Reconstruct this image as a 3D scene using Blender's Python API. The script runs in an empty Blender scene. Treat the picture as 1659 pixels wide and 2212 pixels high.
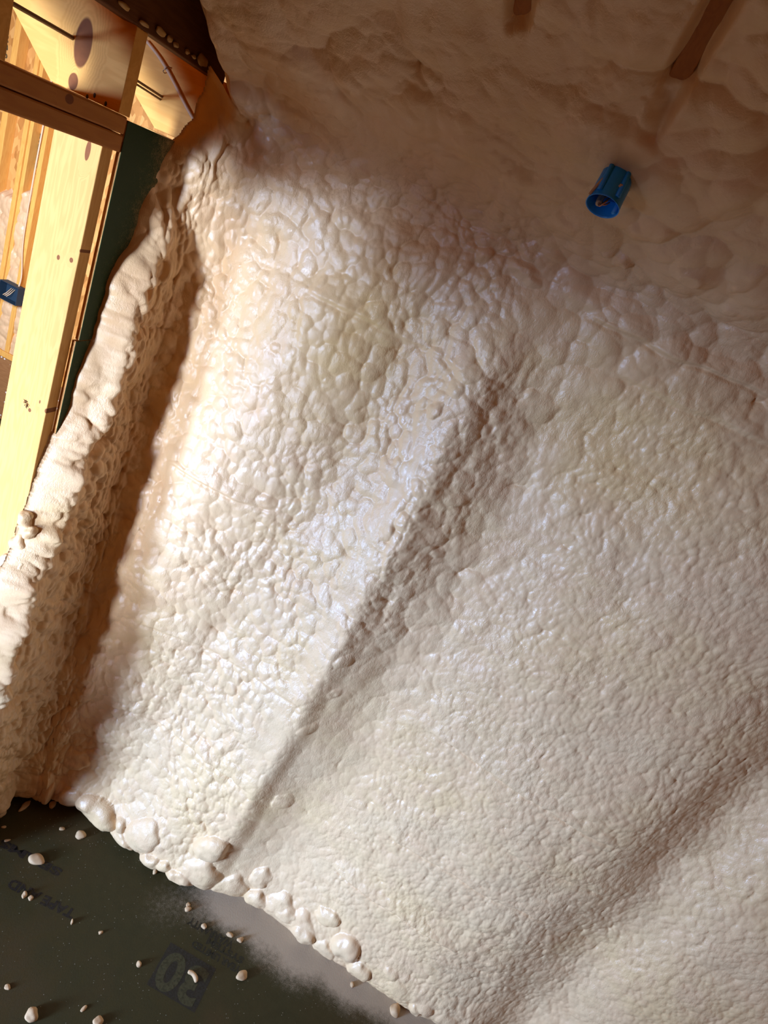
import bpy, bmesh, math, random
import numpy as np
from mathutils import Vector, Matrix

# ------------------------------------------------------------------ scene basics: camera, world, lights, exposure
SC = bpy.context.scene
COL = SC.collection
SC.view_settings.view_transform = 'Standard'
SC.view_settings.look = 'None'
SC.view_settings.gamma = 1.0
SC.view_settings.use_curve_mapping = False
SC.view_settings.exposure = 0.0

CAM_H = 2.555            # eye height above the subfloor
FPX = 1341.7             # focal length in pixels of the 1659 x 2212 frame
ROLL, PITCH, YAW = map(math.radians, (25.384, 22.38, -4.495))
def cam_axes():
    cr, sr, cp, sp, c, s = math.cos(ROLL), math.sin(ROLL), math.cos(PITCH), math.sin(PITCH), math.cos(YAW), math.sin(YAW)
    f = Vector((s*cp, c*cp, -sp)); r0 = Vector((c, -s, 0)); u0 = r0.cross(f)
    return cr*r0 + sr*u0, -sr*r0 + cr*u0, f
AR, AU, AF = cam_axes()
cd = bpy.data.cameras.new('camera'); cam = bpy.data.objects.new('camera', cd); COL.objects.link(cam)
cam.matrix_world = Matrix((( AR.x, AU.x, -AF.x, 0), (AR.y, AU.y, -AF.y, 0), (AR.z, AU.z, -AF.z, CAM_H), (0, 0, 0, 1)))
cd.sensor_fit = 'VERTICAL'; cd.sensor_height = 24.0; cd.lens = FPX/2212*24.0; cd.clip_start = 0.02
SC.camera = cam

W = bpy.data.worlds.new('world'); SC.world = W; W.use_nodes = True
W.node_tree.nodes['Background'].inputs[0].default_value = (1.0, 0.32, 0.03, 1)
W.node_tree.nodes['Background'].inputs[1].default_value = 0.30

def area(name, loc, target, sx, sy, power, color):
    l = bpy.data.lights.new(name, 'AREA'); l.shape = 'RECTANGLE'; l.size = sx; l.size_y = sy
    l.energy = power; l.color = color
    o = bpy.data.objects.new(name, l); COL.objects.link(o); o.location = loc
    d = Vector(target) - Vector(loc); o.rotation_euler = d.to_track_quat('-Z', 'Y').to_euler()
    return o
DAY = (0.68, 1.05, 1.80)      # blue daylight, as the warm white balance of the photo sees it
# daylight from a window high in the neighbouring room, reaching this wall under and over the left top plate
l1 = area('daylight_window', (-2.75, -1.45, 2.0), (-0.75, 1.7, 1.75), 0.40, 0.45, 13, DAY); l1.data.spread = math.radians(75)
# low daylight from the left, behind the viewer; its source is unseen
l2 = area('daylight_low', (-2.35, -1.0, 0.60), (0.50, 1.7, 0.34), 0.6, 0.6, 34, DAY); l2.data.spread = math.radians(74)
# added narrow light along the partition, brightening the stud, rafters and foam edge
l3 = area('added_stud_light', (-1.75, -2.2, 1.5), (-1.25, 1.4, 2.0), 0.35, 1.9, 11.5, (0.82, 1.0, 1.34)); l3.data.spread = math.radians(24)
# daylight falling on the far wall of the neighbouring room
area('daylight_far_room', (-2.7, 1.9, 1.9), (-3.4, 4.2, 1.5), 1.0, 0.8, 110, (0.85, 1.0, 1.30))

# ------------------------------------------------------------------ the plan of the place (metres)
D = 1.725                # finished foam face of the back wall at the floor
XL = -1.02               # right face of the left partition
YB = D + 0.055           # base plane the foam grows from
ZC = 2.705               # crease where the sloped ceiling starts
SLOPE = math.radians(25)

def ray(px, py):
    return AF + (px-829.5)/FPX*AR - (py-1106)/FPX*AU
def on_y(px, py, y):
    d = ray(px, py); return Vector((0, 0, CAM_H)) + d*(y/d.y)
def on_x(px, py, x):
    d = ray(px, py); return Vector((0, 0, CAM_H)) + d*(x/d.x)
def on_z(px, py, z=0.0):
    d = ray(px, py); return Vector((0, 0, CAM_H)) + d*((z-CAM_H)/d.z)
def on_ceil(px, py, off=0.0):
    d = ray(px, py); t = math.tan(SLOPE)
    k = (ZC - CAM_H - off/math.cos(SLOPE) + t*D)/(d.z + t*d.y)
    return Vector((0, 0, CAM_H)) + d*k

# ------------------------------------------------------------------ helpers
def tag(o, label=None, cat=None, group=None, kind=None):
    if label: o['label'] = label
    if cat: o['category'] = cat
    if group: o['group'] = group
    if kind: o['kind'] = kind
    return o
def empty(name, loc, label, cat, group=None):
    o = bpy.data.objects.new(name, None); COL.objects.link(o); o.location = loc
    o.empty_display_size = 0.05
    return tag(o, label, cat, group)
def link(name, me, mat, parent=None, origin=None):
    """verts are given in world space; origin shifts the object origin"""
    if origin is not None:
        me.transform(Matrix.Translation(-Vector(origin)))
    o = bpy.data.objects.new(name, me); COL.objects.link(o)
    if mat: me.materials.append(mat)
    base = Vector(origin) if origin is not None else Vector((0, 0, 0))
    if parent:
        o.parent = parent
        acc = Vector((0, 0, 0)); p = parent
        while p: acc += p.location; p = p.parent
        base = base - acc
    o.location = base
    return o
def mesh_from_bm(bm, name, smooth=False):
    me = bpy.data.meshes.new(name); bm.to_mesh(me); bm.free()
    if smooth:
        me.polygons.foreach_set('use_smooth', [True]*len(me.polygons))
    return me
def prism(pts, vec, bevel=0.0015, name='m'):
    """closed polygon pts (world) extruded by vec"""
    bm = bmesh.new(); vec = Vector(vec)
    a = [bm.verts.new(p) for p in pts]; b = [bm.verts.new(Vector(p)+vec) for p in pts]
    n = len(a)
    bm.faces.new(a); bm.faces.new(b[::-1])
    for i in range(n):
        bm.faces.new((a[i], b[i], b[(i+1) % n], a[(i+1) % n]))
    bmesh.ops.recalc_face_normals(bm, faces=bm.faces)
    if bevel:
        bmesh.ops.bevel(bm, geom=list(bm.edges), offset=bevel, segments=2, affect='EDGES', profile=0.5)
    return mesh_from_bm(bm, name)
def box(x0, x1, y0, y1, z0, z1, bevel=0.0015):
    return prism([(x0, y0, z0), (x1, y0, z0), (x1, y1, z0), (x0, y1, z0)], (0, 0, z1-z0), bevel)
def tube(points, r, seg=10, name='t', cap=True, smooth=True):
    pts = [Vector(p) for p in points]; bm = bmesh.new(); rings = []
    rr = r if isinstance(r, (list, tuple)) else [r]*len(pts)
    up = Vector((0.13, 0.2, 1)).normalized()
    for i, p in enumerate(pts):
        d = (pts[min(i+1, len(pts)-1)] - pts[max(i-1, 0)]).normalized()
        s = d.cross(up)
        if s.length < 1e-3: s = d.cross(Vector((1, 0, 0)))
        s.normalize(); t = d.cross(s).normalized()
        rings.append([bm.verts.new(p + rr[i]*(math.cos(a)*s + math.sin(a)*t)) for a in [2*math.pi*k/seg for k in range(seg)]])
    for i in range(len(rings)-1):
        for k in range(seg):
            bm.faces.new((rings[i][k], rings[i][(k+1) % seg], rings[i+1][(k+1) % seg], rings[i+1][k]))
    if cap:
        bm.faces.new(rings[0][::-1]); bm.faces.new(rings[-1])
    bmesh.ops.recalc_face_normals(bm, faces=bm.faces)
    return mesh_from_bm(bm, name, smooth)
def spline(pts, n=8):
    pts = [Vector(p) for p in pts]; out = []
    P = [pts[0]] + pts + [pts[-1]]
    for i in range(1, len(P)-2):
        for k in range(n):
            t = k/n; a, b, c, d = P[i-1], P[i], P[i+1], P[i+2]
            out.append(0.5*((2*b) + (-a+c)*t + (2*a-5*b+4*c-d)*t*t + (-a+3*b-3*c+d)*t**3))
    out.append(pts[-1]); return out

# ------------------------------------------------------------------ numpy noise
def _hash(i, j, seed):
    n = (i.astype(np.int64)*374761393 + j.astype(np.int64)*668265263 + seed*2147483647) & 0xffffffff
    n = ((n ^ (n >> 13))*1274126177) & 0xffffffff
    n = ((n ^ (n >> 16))*2246822519) & 0xffffffff
    return ((n ^ (n >> 15)) & 0xffffff)/float(0xffffff)
def vnoise(u, v, seed=0):
    i = np.floor(u).astype(np.int64); j = np.floor(v).astype(np.int64); fu = u-i; fv = v-j
    fu = fu*fu*fu*(fu*(fu*6-15)+10); fv = fv*fv*fv*(fv*(fv*6-15)+10)
    return ((_hash(i, j, seed)*(1-fu)+_hash(i+1, j, seed)*fu)*(1-fv) + (_hash(i, j+1, seed)*(1-fu)+_hash(i+1, j+1, seed)*fu)*fv)*2-1
def fbm(u, v, seed=0, octv=3):
    r = 0; a = 1.0; t = 0
    for k in range(octv):
        r = r + a*vnoise(u*2**k+17.3*k, v*2**k-9.1*k, seed+k); t += a; a *= 0.5
    return r/t
def pillows(u, v, seed=0, rmin=0.75, rmax=1.15):
    """rounded domes packed side by side with creases between them, 0..1"""
    i = np.floor(u).astype(np.int64); j = np.floor(v).astype(np.int64)
    best = np.full(u.shape, -1.0)
    for di in (-1, 0, 1):
        for dj in (-1, 0, 1):
            a = i+di; b = j+dj
            cx = a + 0.5 + 0.8*(_hash(a, b, seed)-0.5); cy = b + 0.5 + 0.8*(_hash(a, b, seed+7)-0.5)
            R = rmin + (rmax-rmin)*_hash(a, b, seed+13)
            h = R*R - (u-cx)**2 - (v-cy)**2
            best = np.maximum(best, h)
    return np.sqrt(np.clip(best, 0.0004, None))
def sstep(a, b, x):
    t = np.clip((x-a)/(b-a), 0, 1); return t*t*(3-2*t)
def interp(x, pts):
    xs = np.array([p[0] for p in pts]); ys = np.array([p[1] for p in pts])
    # smooth (monotone-ish) interpolation: sample then blur
    g = np.linspace(xs[0], xs[-1], 600); y = np.interp(g, xs, ys)
    k = np.hanning(31); k /= k.sum(); y = np.convolve(np.pad(y, 15, 'edge'), k, 'valid')
    return np.interp(x, g, y)

# ------------------------------------------------------------------ materials
def new_mat(name):
    m = bpy.data.materials.new(name); m.use_nodes = True; nt = m.node_tree; nt.nodes.clear()
    out = nt.nodes.new('ShaderNodeOutputMaterial'); b = nt.nodes.new('ShaderNodeBsdfPrincipled')
    nt.links.new(b.outputs[0], out.inputs[0]); return m, nt, b
class NB:
    """tiny node builder"""
    def __init__(s, nt): s.nt = nt
    def n(s, t, **kw):
        x = s.nt.nodes.new(t)
        for k, v in kw.items(): setattr(x, k, v)
        return x
    def set(s, inp, v):
        if hasattr(v, 'is_output') or isinstance(v, bpy.types.NodeSocket): s.nt.links.new(v, inp)
        elif v is not None: inp.default_value = v
    def math(s, op, a, b=None, c=None, clamp=False):
        x = s.n('ShaderNodeMath', operation=op); x.use_clamp = clamp
        s.set(x.inputs[0], a)
        if b is not None: s.set(x.inputs[1], b)
        if c is not None: s.set(x.inputs[2], c)
        return x.outputs[0]
    def vmath(s, op, a, b=None, out=0):
        x = s.n('ShaderNodeVectorMath', operation=op); s.set(x.inputs[0], a)
        if b is not None: s.set(x.inputs[1], b)
        return x.outputs[out]
    def pos(s): return s.n('ShaderNodeNewGeometry').outputs['Position']
    def noise(s, vec, scale, detail=3, rough=0.55, dist=0.0):
        x = s.n('ShaderNodeTexNoise'); s.set(x.inputs['Vector'], vec); x.inputs['Scale'].default_value = scale
        x.inputs['Detail'].default_value = detail; x.inputs['Roughness'].default_value = rough; x.inputs['Distortion'].default_value = dist
        return x.outputs['Fac']
    def voro(s, vec, scale, feature='F1', out='Distance'):
        x = s.n('ShaderNodeTexVoronoi', feature=feature); s.set(x.inputs['Vector'], vec); x.inputs['Scale'].default_value = scale
        return x.outputs[out]
    def ramp(s, fac, stops):
        x = s.n('ShaderNodeValToRGB'); s.set(x.inputs[0], fac); e = x.color_ramp.elements
        while len(e) < len(stops): e.new(0.5)
        for k, (p, c) in enumerate(stops):
            e[k].position = p; e[k].color = (c, c, c, 1) if isinstance(c, (int, float)) else (*c, 1)
        return x.outputs[0]
    def mapr(s, v, a, b, c=0.0, d=1.0, smooth=True):
        x = s.n('ShaderNodeMapRange'); x.interpolation_type = 'SMOOTHSTEP' if smooth else 'LINEAR'
        s.set(x.inputs[0], v)
        for k, q in zip((1, 2, 3, 4), (a, b, c, d)): x.inputs[k].default_value = q
        return x.outputs[0]
    def mix(s, fac, a, b):
        x = s.n('ShaderNodeMix', data_type='RGBA'); s.set(x.inputs[0], fac)
        s.set(x.inputs[6], (*a, 1) if isinstance(a, tuple) else a); s.set(x.inputs[7], (*b, 1) if isinstance(b, tuple) else b)
        return x.outputs[2]
    def bump(s, h, strength, dist, prev=None):
        x = s.n('ShaderNodeBump'); s.set(x.inputs['Height'], h); x.inputs['Strength'].default_value = strength
        x.inputs['Distance'].default_value = dist
        if prev is not None: s.set(x.inputs['Normal'], prev)
        return x.outputs[0]
    def sep(s, v):
        x = s.n('ShaderNodeSeparateXYZ'); s.set(x.inputs[0], v); return x.outputs

def foam_material():
    m, nt, b = new_mat('sprayed_foam'); N = NB(nt); p = N.pos()
    big = N.noise(p, 2.3, 3, 0.5); mid = N.noise(p, 11, 3)
    c = N.mix(N.mapr(big, 0.40, 0.68), (0.72, 0.475, 0.255), (0.72, 0.465, 0.225))
    c = N.mix(N.mapr(mid, 0.35, 0.75), c, (0.72, 0.455, 0.24))
    # a faintly yellower batch of foam high in the middle bays
    d1 = N.vmath('LENGTH', N.vmath('MULTIPLY', N.vmath('SUBTRACT', p, (-0.43, 1.7, 2.28)), (5.0, 0, 3.4)), None, 1)
    d2 = N.vmath('LENGTH', N.vmath('MULTIPLY', N.vmath('SUBTRACT', p, (0.42, 1.7, 2.35)), (2.6, 0, 4.0)), None, 1)
    y = N.math('MAXIMUM', N.mapr(d1, 1.3, 0.0, 0, 0.75), N.mapr(d2, 1.4, 0.0, 0, 0.6))
    y = N.math('MULTIPLY', y, N.mapr(N.noise(p, 7, 3), 0.3, 0.6, 0.5, 1.0))
    c = N.mix(y, c, (0.69, 0.425, 0.15))
    # blue smear where paint of the box rubbed off
    N.set(b.inputs['Base Color'], c)
    N.set(b.inputs['Roughness'], N.mapr(N.noise(p, 26, 3), 0.3, 0.7, 0.28, 0.5))
    b.inputs['Specular IOR Level'].default_value = 0.45
    b.inputs['Coat Weight'].default_value = 0.04; b.inputs['Coat Roughness'].default_value = 0.15
    n1 = N.noise(N.vmath('MULTIPLY', p, (1, 1, 0.6)), 150, 3, 0.6, 0.6)
    n2 = N.noise(N.vmath('MULTIPLY', p, (1, 1, 0.55)), 420, 2, 0.6)
    fine = N.mapr(N.noise(p, 3.5, 2), 0.35, 0.65, 0.35, 1.0)
    h = N.math('ADD', N.math('MULTIPLY', n1, 1.0), N.math('MULTIPLY', n2, 0.30))
    N.set(b.inputs['Normal'], N.bump(N.math('MULTIPLY', h, fine), 0.55, 0.0035))
    return m
FOAM = foam_material()

def crumb_material():
    m, nt, b = new_mat('cured_foam_crumb'); N = NB(nt); p = N.pos()
    N.set(b.inputs['Base Color'], N.mix(N.noise(p, 90), (0.50, 0.30, 0.14), (0.58, 0.37, 0.19)))
    b.inputs['Roughness'].default_value = 0.7
    N.set(b.inputs['Normal'], N.bump(N.noise(p, 500, 3), 0.4, 0.001)); return m
CRUMB = crumb_material()
def yellow_foam_material():
    m, nt, b = new_mat('yellowed_foam_drip'); N = NB(nt); p = N.pos()
    N.set(b.inputs['Base Color'], N.mix(N.noise(p, 60), (0.48, 0.27, 0.08), (0.56, 0.34, 0.12)))
    b.inputs['Roughness'].default_value = 0.45; return m
DRIP = yellow_foam_material()

def wood_material(name, light=(0.70, 0.32, 0.07), dark=(0.50, 0.19, 0.03), axis='z', knots=(), ring=9.0, extra=None):
    """pine; axis = grain direction in world space; knots = (centre, (rx,ry,rz))"""
    m, nt, b = new_mat(name); N = NB(nt); p = N.pos()
    warp = N.noise(p, 6, 2, 0.5)
    q = p
    sc = {'x': (1.2, 22, 22), 'y': (22, 1.2, 22), 'z': (22, 22, 1.2)}[axis]
    q = N.vmath('MULTIPLY', q, sc)
    kn_mask = None
    for (k, r) in knots:
        dd = N.vmath('LENGTH', N.vmath('DIVIDE', N.vmath('SUBTRACT', p, tuple(k)), tuple(r)), None, 1)
        push = N.math('MULTIPLY', N.mapr(dd, 3.2, 0.6, 0, 1), 3.0)
        q = N.vmath('ADD', q, N.n('ShaderNodeCombineXYZ').outputs[0]) if False else q
        warp = N.math('ADD', warp, push)
        msk = N.mapr(dd, 1.08, 0.92)
        ringk = N.mapr(dd, 0.0, 1.0, 0.55, 1.0, False)
        val = (msk, dd)
        kn_mask = (msk if kn_mask is None else N.math('MAXIMUM', kn_mask, msk))
    w = N.noise(q, 1.0, 4, 0.55, 0.4)
    rings = N.math('SINE', N.math('MULTIPLY', N.math('ADD', w, N.math('MULTIPLY', warp, 0.45)), ring*3.14159*2))
    f = N.mapr(rings, -1, 1, 0.0, 0.45)
    fine = N.noise(N.vmath('MULTIPLY', q, (6, 6, 6)), 1.0, 2)
    f = N.math('ADD', N.math('MULTIPLY', f, 0.75), N.math('MULTIPLY', fine, 0.35))
    c = N.mix(f, light, dark)
    if kn_mask is not None:
        kc = N.mix(N.noise(p, 60, 2), (0.13, 0.032, 0.006), (0.22, 0.060, 0.012))
        c = N.mix(N.math('MULTIPLY', kn_mask, 0.95), c, kc)
    if extra: c = extra(N, p, c)
    N.set(b.inputs['Base Color'], c)
    b.inputs['Roughness'].default_value = 0.65; b.inputs['Specular IOR Level'].default_value = 0.2
    N.set(b.inputs['Normal'], N.bump(fine, 0.15, 0.001))
    return m

def osb_material():
    m, nt, b = new_mat('oriented_strand_board'); N = NB(nt); p = N.pos()
    v = N.n('ShaderNodeTexVoronoi'); N.set(v.inputs['Vector'], N.vmath('MULTIPLY', p, (1, 1, 0.45))); v.inputs['Scale'].default_value = 38
    c = N.ramp(N.sep(v.outputs['Color'])[0], [(0.0, (0.42, 0.17, 0.03)), (0.5, (0.60, 0.27, 0.06)), (1.0, (0.74, 0.39, 0.11))])
    N.set(b.inputs['Base Color'], c); b.inputs['Roughness'].default_value = 0.6
    return m
OSB = osb_material()

def overspray(N, p, amount, c, col=(0.74, 0.70, 0.62)):
    """speckled foam mist: amount 0..1 decides how dense the specks are"""
    n = N.noise(p, 420, 3, 0.75); n2 = N.noise(p, 60, 3, 0.6)
    thr = N.math('SUBTRACT', N.math('ADD', N.math('MULTIPLY', n, 0.7), N.math('MULTIPLY', n2, 0.3)), N.math('SUBTRACT', 1.0, amount))
    f = N.mapr(thr, -0.42, 0.05)
    return N.mix(f, c, col)

def plain(name, col, rough=0.5, metal=0.0, coat=0.0):
    m, nt, b = new_mat(name); N = NB(nt); p = N.pos()
    c2 = tuple(min(1, x*0.8) for x in col)
    N.set(b.inputs['Base Color'], N.mix(N.noise(p, 40, 3), col, c2))
    b.inputs['Roughness'].default_value = rough; b.inputs['Metallic'].default_value = metal
    b.inputs['Coat Weight'].default_value = coat
    return m

def floor_material():
    m, nt, b = new_mat('green_coated_subfloor'); N = NB(nt); p = N.pos(); x, y, z = N.sep(p)
    c = N.mix(N.noise(p, 5, 4), (0.034, 0.030, 0.008), (0.048, 0.034, 0.008))
    c = N.mix(N.mapr(N.noise(p, 2.2, 2), 0.5, 0.7, 0, 0.6), c, (0.070, 0.040, 0.012))
    # overspray band in front of the foam, only right of the corner bay
    edge = N.math('ADD', N.math('SUBTRACT', 1.73, y), N.math('MULTIPLY', N.math('SUBTRACT', N.noise(p, 5, 3), 0.5), 0.16))
    a = N.mapr(edge, 0.24, -0.04, 0.0, 1.0)
    side = N.mapr(x, -0.34, 0.12, 0.0, 1.0)
    a = N.math('MULTIPLY', a, side)
    a = N.math('ADD', a, N.math('MULTIPLY', N.mapr(N.vmath('LENGTH', N.vmath('SUBTRACT', p, (-0.24, 1.56, 0)), None, 1), 0.17, 0.0), 0.14))
    c = overspray(N, p, a, c, (0.46, 0.365, 0.25))
    # fine dust specks all over
    v = N.voro(p, 70); big = N.noise(p, 9, 2)
    sp = N.math('MULTIPLY', N.math('LESS_THAN', v, 0.085), N.math('GREATER_THAN', big, 0.46))
    c = N.mix(N.math('MULTIPLY', sp, 0.55), c, (0.50, 0.46, 0.34))
    N.set(b.inputs['Base Color'], c)
    N.set(b.inputs['Roughness'], N.mapr(N.noise(p, 30), 0.3, 0.7, 0.55, 0.75)); b.inputs['Specular IOR Level'].default_value = 0.25
    h = N.noise(N.vmath('MULTIPLY', p, (1.0, 0.5, 1)), 260, 3, 0.7)
    N.set(b.inputs['Normal'], N.bump(h, 0.5, 0.0012))
    return m

def panel_material():
    m, nt, b = new_mat('green_coated_sheathing'); N = NB(nt); p = N.pos(); x, y, z = N.sep(p)
    c = N.mix(N.noise(p, 6, 3), (0.011, 0.030, 0.003), (0.018, 0.034, 0.004))
    # haze of foam mist: thick next to the foam edge, which runs down and towards the viewer
    ye = N.math('ADD', 1.47, N.math('MULTIPLY', N.mapr(z, 1.5, 2.5, 0, 1, False), 0.17))
    a = N.mapr(N.math('ADD', N.math('SUBTRACT', y, ye), N.math('MULTIPLY', N.math('SUBTRACT', N.noise(p, 7, 3), 0.5), 0.10)), -0.15, 0.16, 0.0, 0.75)
    c = overspray(N, p, a, c, (0.42, 0.25, 0.10))
    N.set(b.inputs['Base Color'], c); b.inputs['Roughness'].default_value = 0.65; b.inputs['Specular IOR Level'].default_value = 0.2
    N.set(b.inputs['Normal'], N.bump(N.noise(p, 260, 3, 0.7), 0.3, 0.0008))
    return m

# ------------------------------------------------------------------ setting: floor, hidden wall and roof deck behind the foam
def structure(name, me, mat):
    o = link(name, me, mat); o['kind'] = 'structure'; return o
FLOOR_M = floor_material()
floor = structure('floor', box(-5.2, 2.6, -3.0, 4.6, -0.04, 0.0, 0), FLOOR_M)
structure('wall_back', box(XL-0.14, 2.6, YB+0.075, YB+0.16, 0, 2.72, 0), OSB)

structure('wall_right', box(2.6, 2.72, -2.4, YB+0.16, 0, 4.6, 0), OSB)
structure('wall_behind', box(XL+0.9, 2.72, -2.52, -2.4, 0, 4.6, 0), OSB)
# ------------------------------------------------------------------ spray foam: one continuous lumpy skin, wall and corner
def build_path(ds_list, ang):
    """integrate a planar path: returns coordinates"""
    a = np.concatenate([[0], np.cumsum(np.cos(ang[:-1])*ds_list)]); b = np.concatenate([[0], np.cumsum(np.sin(ang[:-1])*ds_list)])
    return a, b

STEP = 0.0031
S0, S1 = -0.47, 3.02
T1 = ZC + 1.30
ns = int((S1-S0)/STEP)+1; ntt = int(T1/STEP)+1
s = np.linspace(S0, S1, ns); t = np.linspace(0, T1, ntt)
# horizontal path: along the partition (heading +Y) then along the wall (heading +X), rounded corner
rf = 0.20
head = (math.pi/2)*(1-sstep(-rf, rf, s))
ds = s[1]-s[0]
hx = np.concatenate([[0], np.cumsum(np.cos((head[1:]+head[:-1])/2)*ds)]); hy = np.concatenate([[0], np.cumsum(np.sin((head[1:]+head[:-1])/2)*ds)])
hx += XL - hx[0]; hy += YB - hy[-1]
# vertical path: up then bending into the sloped ceiling
rc = 0.16
bend = (math.pi/2-SLOPE)*sstep(ZC-rc, ZC+rc, t)
dt = t[1]-t[0]
vz = np.concatenate([[0], np.cumsum(np.cos((bend[1:]+bend[:-1])/2)*dt)]); vy = np.concatenate([[0], np.cumsum(np.sin((bend[1:]+bend[:-1])/2)*dt)])
SS, TT = np.meshgrid(s, t)                         # rows = t, cols = s
X = np.broadcast_to(hx, SS.shape).copy(); Y = hy[None, :] - vy[:, None]; Z = np.broadcast_to(vz[:, None], SS.shape).copy()
P = np.stack([X, Y, Z], -1)
def grid_normals(P):
    du = np.gradient(P, axis=1); dv = np.gradient(P, axis=0)
    n = np.cross(du, dv); n /= np.linalg.norm(n, axis=-1, keepdims=True)+1e-12
    return n
Nn = grid_normals(P)
if Nn[ntt//3, ns//2, 1] > 0: Nn = -Nn

# ---- coordinates of a photo point on the wall, as (s, t)
def st_of(px, py):
    p = on_y(px, py, D)
    if p.x < XL+0.04:
        q = on_x(px, py, XL+0.05)
        return (-(YB - q.y), q.z)
    if p.z > ZC-0.02:
        q = on_ceil(px, py, 0.02)
        return (q.x-XL-0.0, ZC + (D-q.y)/math.cos(SLOPE)*1.0)
    return (p.x-XL, p.z)

# ---- large shape
xs = X - 0.0
slant = np.clip(1.0 - sstep(-0.35, -0.05, X), 0, 1)
Xp = X - 0.20*(TT-1.5)*slant
left_bay = interp(Xp, [(-1.4, 0.015), (-1.05, 0.01), (-0.93, 0.032), (-0.80, 0.076), (-0.70, 0.088), (-0.55, 0.066), (-0.40, 0.036), (-0.26, 0.056), (-0.12, 0.092), (0.0, 0.09), (0.3, 0.09)])
wob = 0.018*fbm(TT*3.0, TT*0+3.3, 5, 2)
Xc = -0.065 + 0.042*(TT-1.2) + wob
q = X - Xc
ridge = interp(q, [(-2, 0), (-0.20, 0.0), (-0.12, 0.002), (-0.075, -0.006), (-0.04, 0.018), (0.0, 0.060), (0.035, 0.054), (0.085, 0.010), (0.13, 0.0), (4, 0)])
right_bay = interp(q, [(-3, 0.0), (0.0, 0.070), (0.08, 0.045), (0.16, 0.016), (0.28, 0.028), (0.50, 0.070), (0.76, 0.094), (1.02, 0.094), (1.17, 0.066), (1.30, -0.022), (1.37, -0.034), (1.46, 0.030), (1.56, 0.066), (1.75, 0.080), (4, 0.08)])
wgt = sstep(-0.03, 0.05, q)
Hm = left_bay*(1-wgt) + right_bay*wgt
rz = sstep(0.1, 0.5, TT)*(1-sstep(2.20, 2.50, TT))
Hm = Hm + ridge*rz*(0.8+0.35*fbm(TT*5, TT*0, 8, 2))
# the bays level out towards the top and the ceiling
upper = sstep(2.25, 2.62, TT)
Hm = Hm*(1-upper) + upper*(0.062 + 0.012*np.sin(X*5.1+0.6))
# foot of the wall
Hm = Hm + 0.020*np.exp(-((TT-0.10)/0.09)**2)
Hm = Hm + 0.014*fbm(X*4, TT*3.2, 21, 3) + 0.006*fbm(X*1.0, TT*13, 23, 2)

# ---- bumps
def warp(amp, f, sd): return amp*fbm(X*f, TT*f, sd, 2), amp*fbm(X*f+9, TT*f, sd+4, 2)
U0 = X + (SS < 0)*SS; V0 = TT
w1u, w1v = warp(0.020, 7, 31); w2u, w2v = warp(0.006, 26, 33)
wu, wv = U0+w1u, V0+w1v
a_big = pillows(wu/0.105, wv/0.100, 101, .8, 1.2)
a_med = pillows((wu+w2u)/0.052, (wv+w2v)/0.060, 102, .8, 1.2)
a_sm = pillows((wu+w2u)/0.0300, (wv+w2v)/0.035, 103, .75, 1.2)
a_s2 = pillows((wu+w2u*.5)/0.0200, (wv+w2v*.5)/0.025, 105, .75, 1.15)
a_xs = pillows((wu+w2u*.5)/0.0140, (wv+w2v*.5)/0.017, 104, .75, 1.15)
patch = fbm(X*2.6, TT*2.2, 41, 3); patch2 = fbm(X*5.0, TT*4.2, 47, 2)
ridge_zone = np.exp(-((q-0.02)/0.13)**2)*sstep(1.25, 1.6, TT)*(1-sstep(2.35, 2.5, TT))
corner = np.exp(-(np.clip(SS-(-0.02), 0, None)/0.17)**2)
topz = sstep(2.38, 2.60, TT)*sstep(-0.30, 0.25, X)        # big soft billows below the ceiling, right
topl = sstep(2.48, 2.75, TT)*(1-sstep(-0.30, 0.25, X))
ceil = sstep(2.74, 2.95, TT)
foot = np.exp(-(TT/0.17)**2)
footL = foot*(1-sstep(0.15, 0.5, X))
rightb = sstep(0.14, 0.45, q)
midL = 1-sstep(-0.12, 0.05, q)
sel = sstep(-0.25, 0.25, patch2)                  # where the medium cobbles rule over the small ones
wb = 0.10 + 0.35*np.exp(-((SS-0.05)/0.25)**2) + 0.5*ceil + 1.0*footL + 0.45*foot + 1.25*topz*(1-ceil*0.2) + 0.55*corner + 0.35*topl + 0.12*np.clip(patch, 0, 1)
wm = (0.35*midL*sel + 0.75*corner + 0.55*foot + 0.80*topz + 0.65*topl + 0.30*ridge_zone + 0.55*np.exp(-((q-0.20)/0.14)**2)*sstep(0.9, 1.3, TT) + 0.10 + 0.20*np.clip(patch, 0, 1))
wsm = 1.0*midL*(1-0.5*foot)*(1-0.4*sel) + 0.7*ridge_zone + 0.20*rightb + 0.25*np.exp(-((q-0.20)/0.16)**2) + 0.10
ws2 = 0.55*midL*(1-sel) + 0.6*rightb*sel + 0.4*ridge_zone + 0.1
wxs = 0.15*midL + 0.70*rightb*(1-0.4*sel) + 0.3*ridge_zone + 0.15
calm = (1-0.40*ceil)*(1-0.25*topl)
smooth_chan = np.exp(-((q+0.085)/0.030)**2)*sstep(0.5, 0.9, TT)*(1-sstep(2.0, 2.3, TT))
calm = calm*(1-0.85*smooth_chan)
tz = 1-0.55*np.clip(topz, 0, 1)
wsm = wsm*tz; wxs = wxs*tz; ws2 = ws2*tz
side_keep = np.clip(-SS/0.12, 0, 1)
H = Hm + 0.036*wb*(a_big-0.8)*(1-0.1*ceil) + 0.026*wm*(a_med-0.8)*calm + 0.0225*wsm*(a_sm-0.8)*calm + 0.0140*ws2*(a_s2-0.8)*calm + 0.0088*wxs*(a_xs-0.8)*calm
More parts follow.
